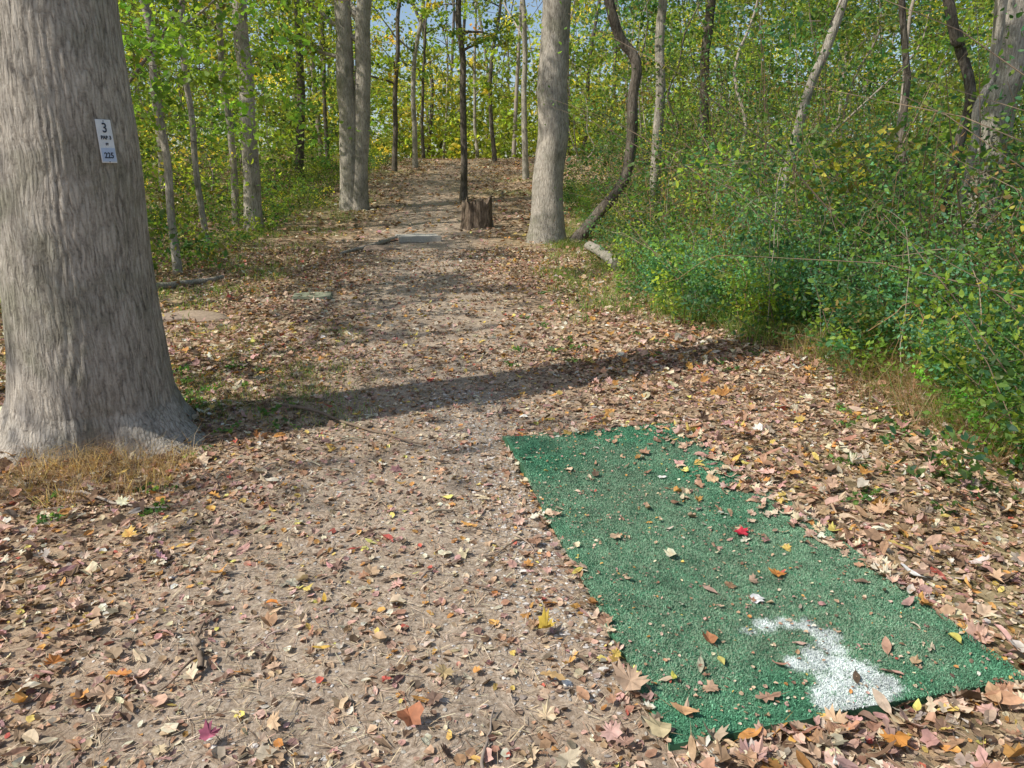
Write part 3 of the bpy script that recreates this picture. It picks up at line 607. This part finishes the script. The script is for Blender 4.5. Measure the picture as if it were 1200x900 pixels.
for px, py, s, col in [(225, 372, .26, (.34, .26, .19)), (300, 352, .14, (.34, .27, .2)), (205, 372, .2, (.3, .23, .18)), (440, 292, .3, (.28, .21, .16))]:
    mb = MB(); g = gp(px, py); blob(mb, g+[0, .0, -.02], s*1.5, s, s*.32, col, px*.1); mb.build('rock', [M_plain])
mb = MB(); p0 = gp(690, 296); p1 = gp(722, 318); p0[2] += .12; p1[2] += .1
tube(mb, smoothpath([p0, (p0+p1)/2+[0, 0, .03], p1], 16), .085, 14, (.45, .38, .3), 0, lambda th, z: 1+.08*np.sin(3*th))
mb.build('fallen_log', [M_bark])
mb = MB()
for q0, q1, r_ in [((130, 352), (262, 328), .06), ((1040, 330), (1200, 265), .05), ((470, 281), (400, 300), .05)]:
    p0 = gp(*q0); p1 = gp(*q1); t = np.linspace(0, 1, 20)[:, None]; p = p0*(1-t)+p1*t; p[:, 2] = H(p[:, 0], p[:, 1])+.05; p[:, 1] += .12*np.sin(t[:, 0]*6)
    tube(mb, p, r_*(1-.5*t[:, 0]), 10)
mb.build('fallen_branch', [M_bark])

# ---------------------------------------------------------------- sign on trunk
def flat(name, col, rough=.4):
    m, nt, out = newmat(name); p = nd(nt, 'ShaderNodeBsdfPrincipled', Roughness=rough)
    tc = nd(nt, 'ShaderNodeTexCoord'); nz = nd(nt, 'ShaderNodeTexNoise', Scale=25.0, Detail=5.0); nt.links.new(tc.outputs['Object'], nz.inputs['Vector'])
    r = ramp(nt, [(.3, tuple(c_*.85 for c_ in col)), (.7, col)]); nt.links.new(nz.outputs['Fac'], r.inputs[0]); nt.links.new(r.outputs[0], p.inputs['Base Color'])
    nt.links.new(p.outputs[0], out.inputs[0]); return m
sign = bpy.data.objects.new('hole_sign', None); scene.collection.objects.link(sign)
nn = Vector((.86, -.51, .0)).normalized(); up = Vector((-.05, 0.02, 1)).normalized(); tt = up.cross(nn).normalized(); nn = tt.cross(up)
cpos = Vector((-2.605, 4.55, 1.805))+nn*.387; sx_, sy_ = .74, .86
sign.matrix_world = Matrix(((tt.x*sx_, up.x*sy_, nn.x, cpos.x), (tt.y*sx_, up.y*sy_, nn.y, cpos.y), (tt.z*sx_, up.z*sy_, nn.z, cpos.z), (0, 0, 0, 1)))
def box(name, w, h_, d, loc, mat, bev=.004):
    bm = bmesh.new(); bmesh.ops.create_cube(bm, size=1); bmesh.ops.scale(bm, vec=(w, h_, d), verts=bm.verts)
    bmesh.ops.bevel(bm, geom=bm.edges[:], offset=min(bev, d*.4), segments=2, affect='EDGES'); me = bpy.data.meshes.new(name); bm.to_mesh(me); bm.free()
    me.materials.append(mat); o = bpy.data.objects.new(name, me); scene.collection.objects.link(o); o.parent = sign; o.location = loc; return o
Mw = flat('sign_white', (.78, .8, .82)); Mb = flat('sign_blue', (.5, .6, .78)); Mk = flat('sign_ink', (.02, .025, .05))
box('plate', .12, .27, .006, (0, 0, 0), Mw); box('blue_band', .108, .085, .002, (0, -.085, .004), Mb)
for s_, sz, yy in [('3', .085, .055), ('PAR 3', .032, .012), ('FT', .02, -.025), ('225', .05, -.105)]:
    cu = bpy.data.curves.new('lettering', 'FONT'); cu.body = s_; cu.size = sz; cu.align_x = 'CENTER'; cu.extrude = .0006; cu.offset = .0012
    o = bpy.data.objects.new('lettering', cu); scene.collection.objects.link(o); cu.materials.append(Mk); o.parent = sign; o.location = (0, yy, .0062)
for yy in (.125, -.128):
    bm = bmesh.new(); bmesh.ops.create_uvsphere(bm, u_segments=10, v_segments=6, radius=.004); me = bpy.data.meshes.new('nail_head'); bm.to_mesh(me); bm.free(); me.materials.append(Mk)
    o = bpy.data.objects.new('nail_head', me); scene.collection.objects.link(o); o.parent = sign; o.location = (0, yy, .003)

# ---------------------------------------------------------------- light, sky, camera
el = math.radians(48); s = Vector((-.90, -.43, 0)).normalized()*math.cos(el); s.z = math.sin(el)
sd_ = bpy.data.lights.new('sun', 'SUN'); sd_.energy = 5.0; sd_.angle = math.radians(.5); sd_.color = (1, .95, .86)
so = bpy.data.objects.new('sun', sd_); so.rotation_euler = s.to_track_quat('Z', 'Y').to_euler(); scene.collection.objects.link(so)
w = bpy.data.worlds.new('World'); scene.world = w; w.use_nodes = True; nt = w.node_tree
bg = nt.nodes['Background']; sky = nt.nodes.new('ShaderNodeTexSky'); sky.sky_type = 'NISHITA'; sky.sun_disc = False; sky.dust_density = 1.5
sky.sun_elevation = el; sky.sun_rotation = math.atan2(s.x, s.y); nt.links.new(sky.outputs[0], bg.inputs[0]); bg.inputs[1].default_value = .15
cam = bpy.data.cameras.new('camera'); cam.sensor_width = 36; cam.lens = 26.0; cam.clip_end = 2000; cam.clip_start = .05
co = bpy.data.objects.new('camera', cam); co.location = (0, 0, 1.6); co.rotation_euler = (math.pi/2-TH, 0, 0); scene.collection.objects.link(co); scene.camera = co
scene.view_settings.view_transform = 'Standard'; scene.view_settings.look = 'None'; scene.view_settings.exposure = 0
print('faces', sum(len(o.data.polygons) for o in bpy.data.objects if o.type == 'MESH'))
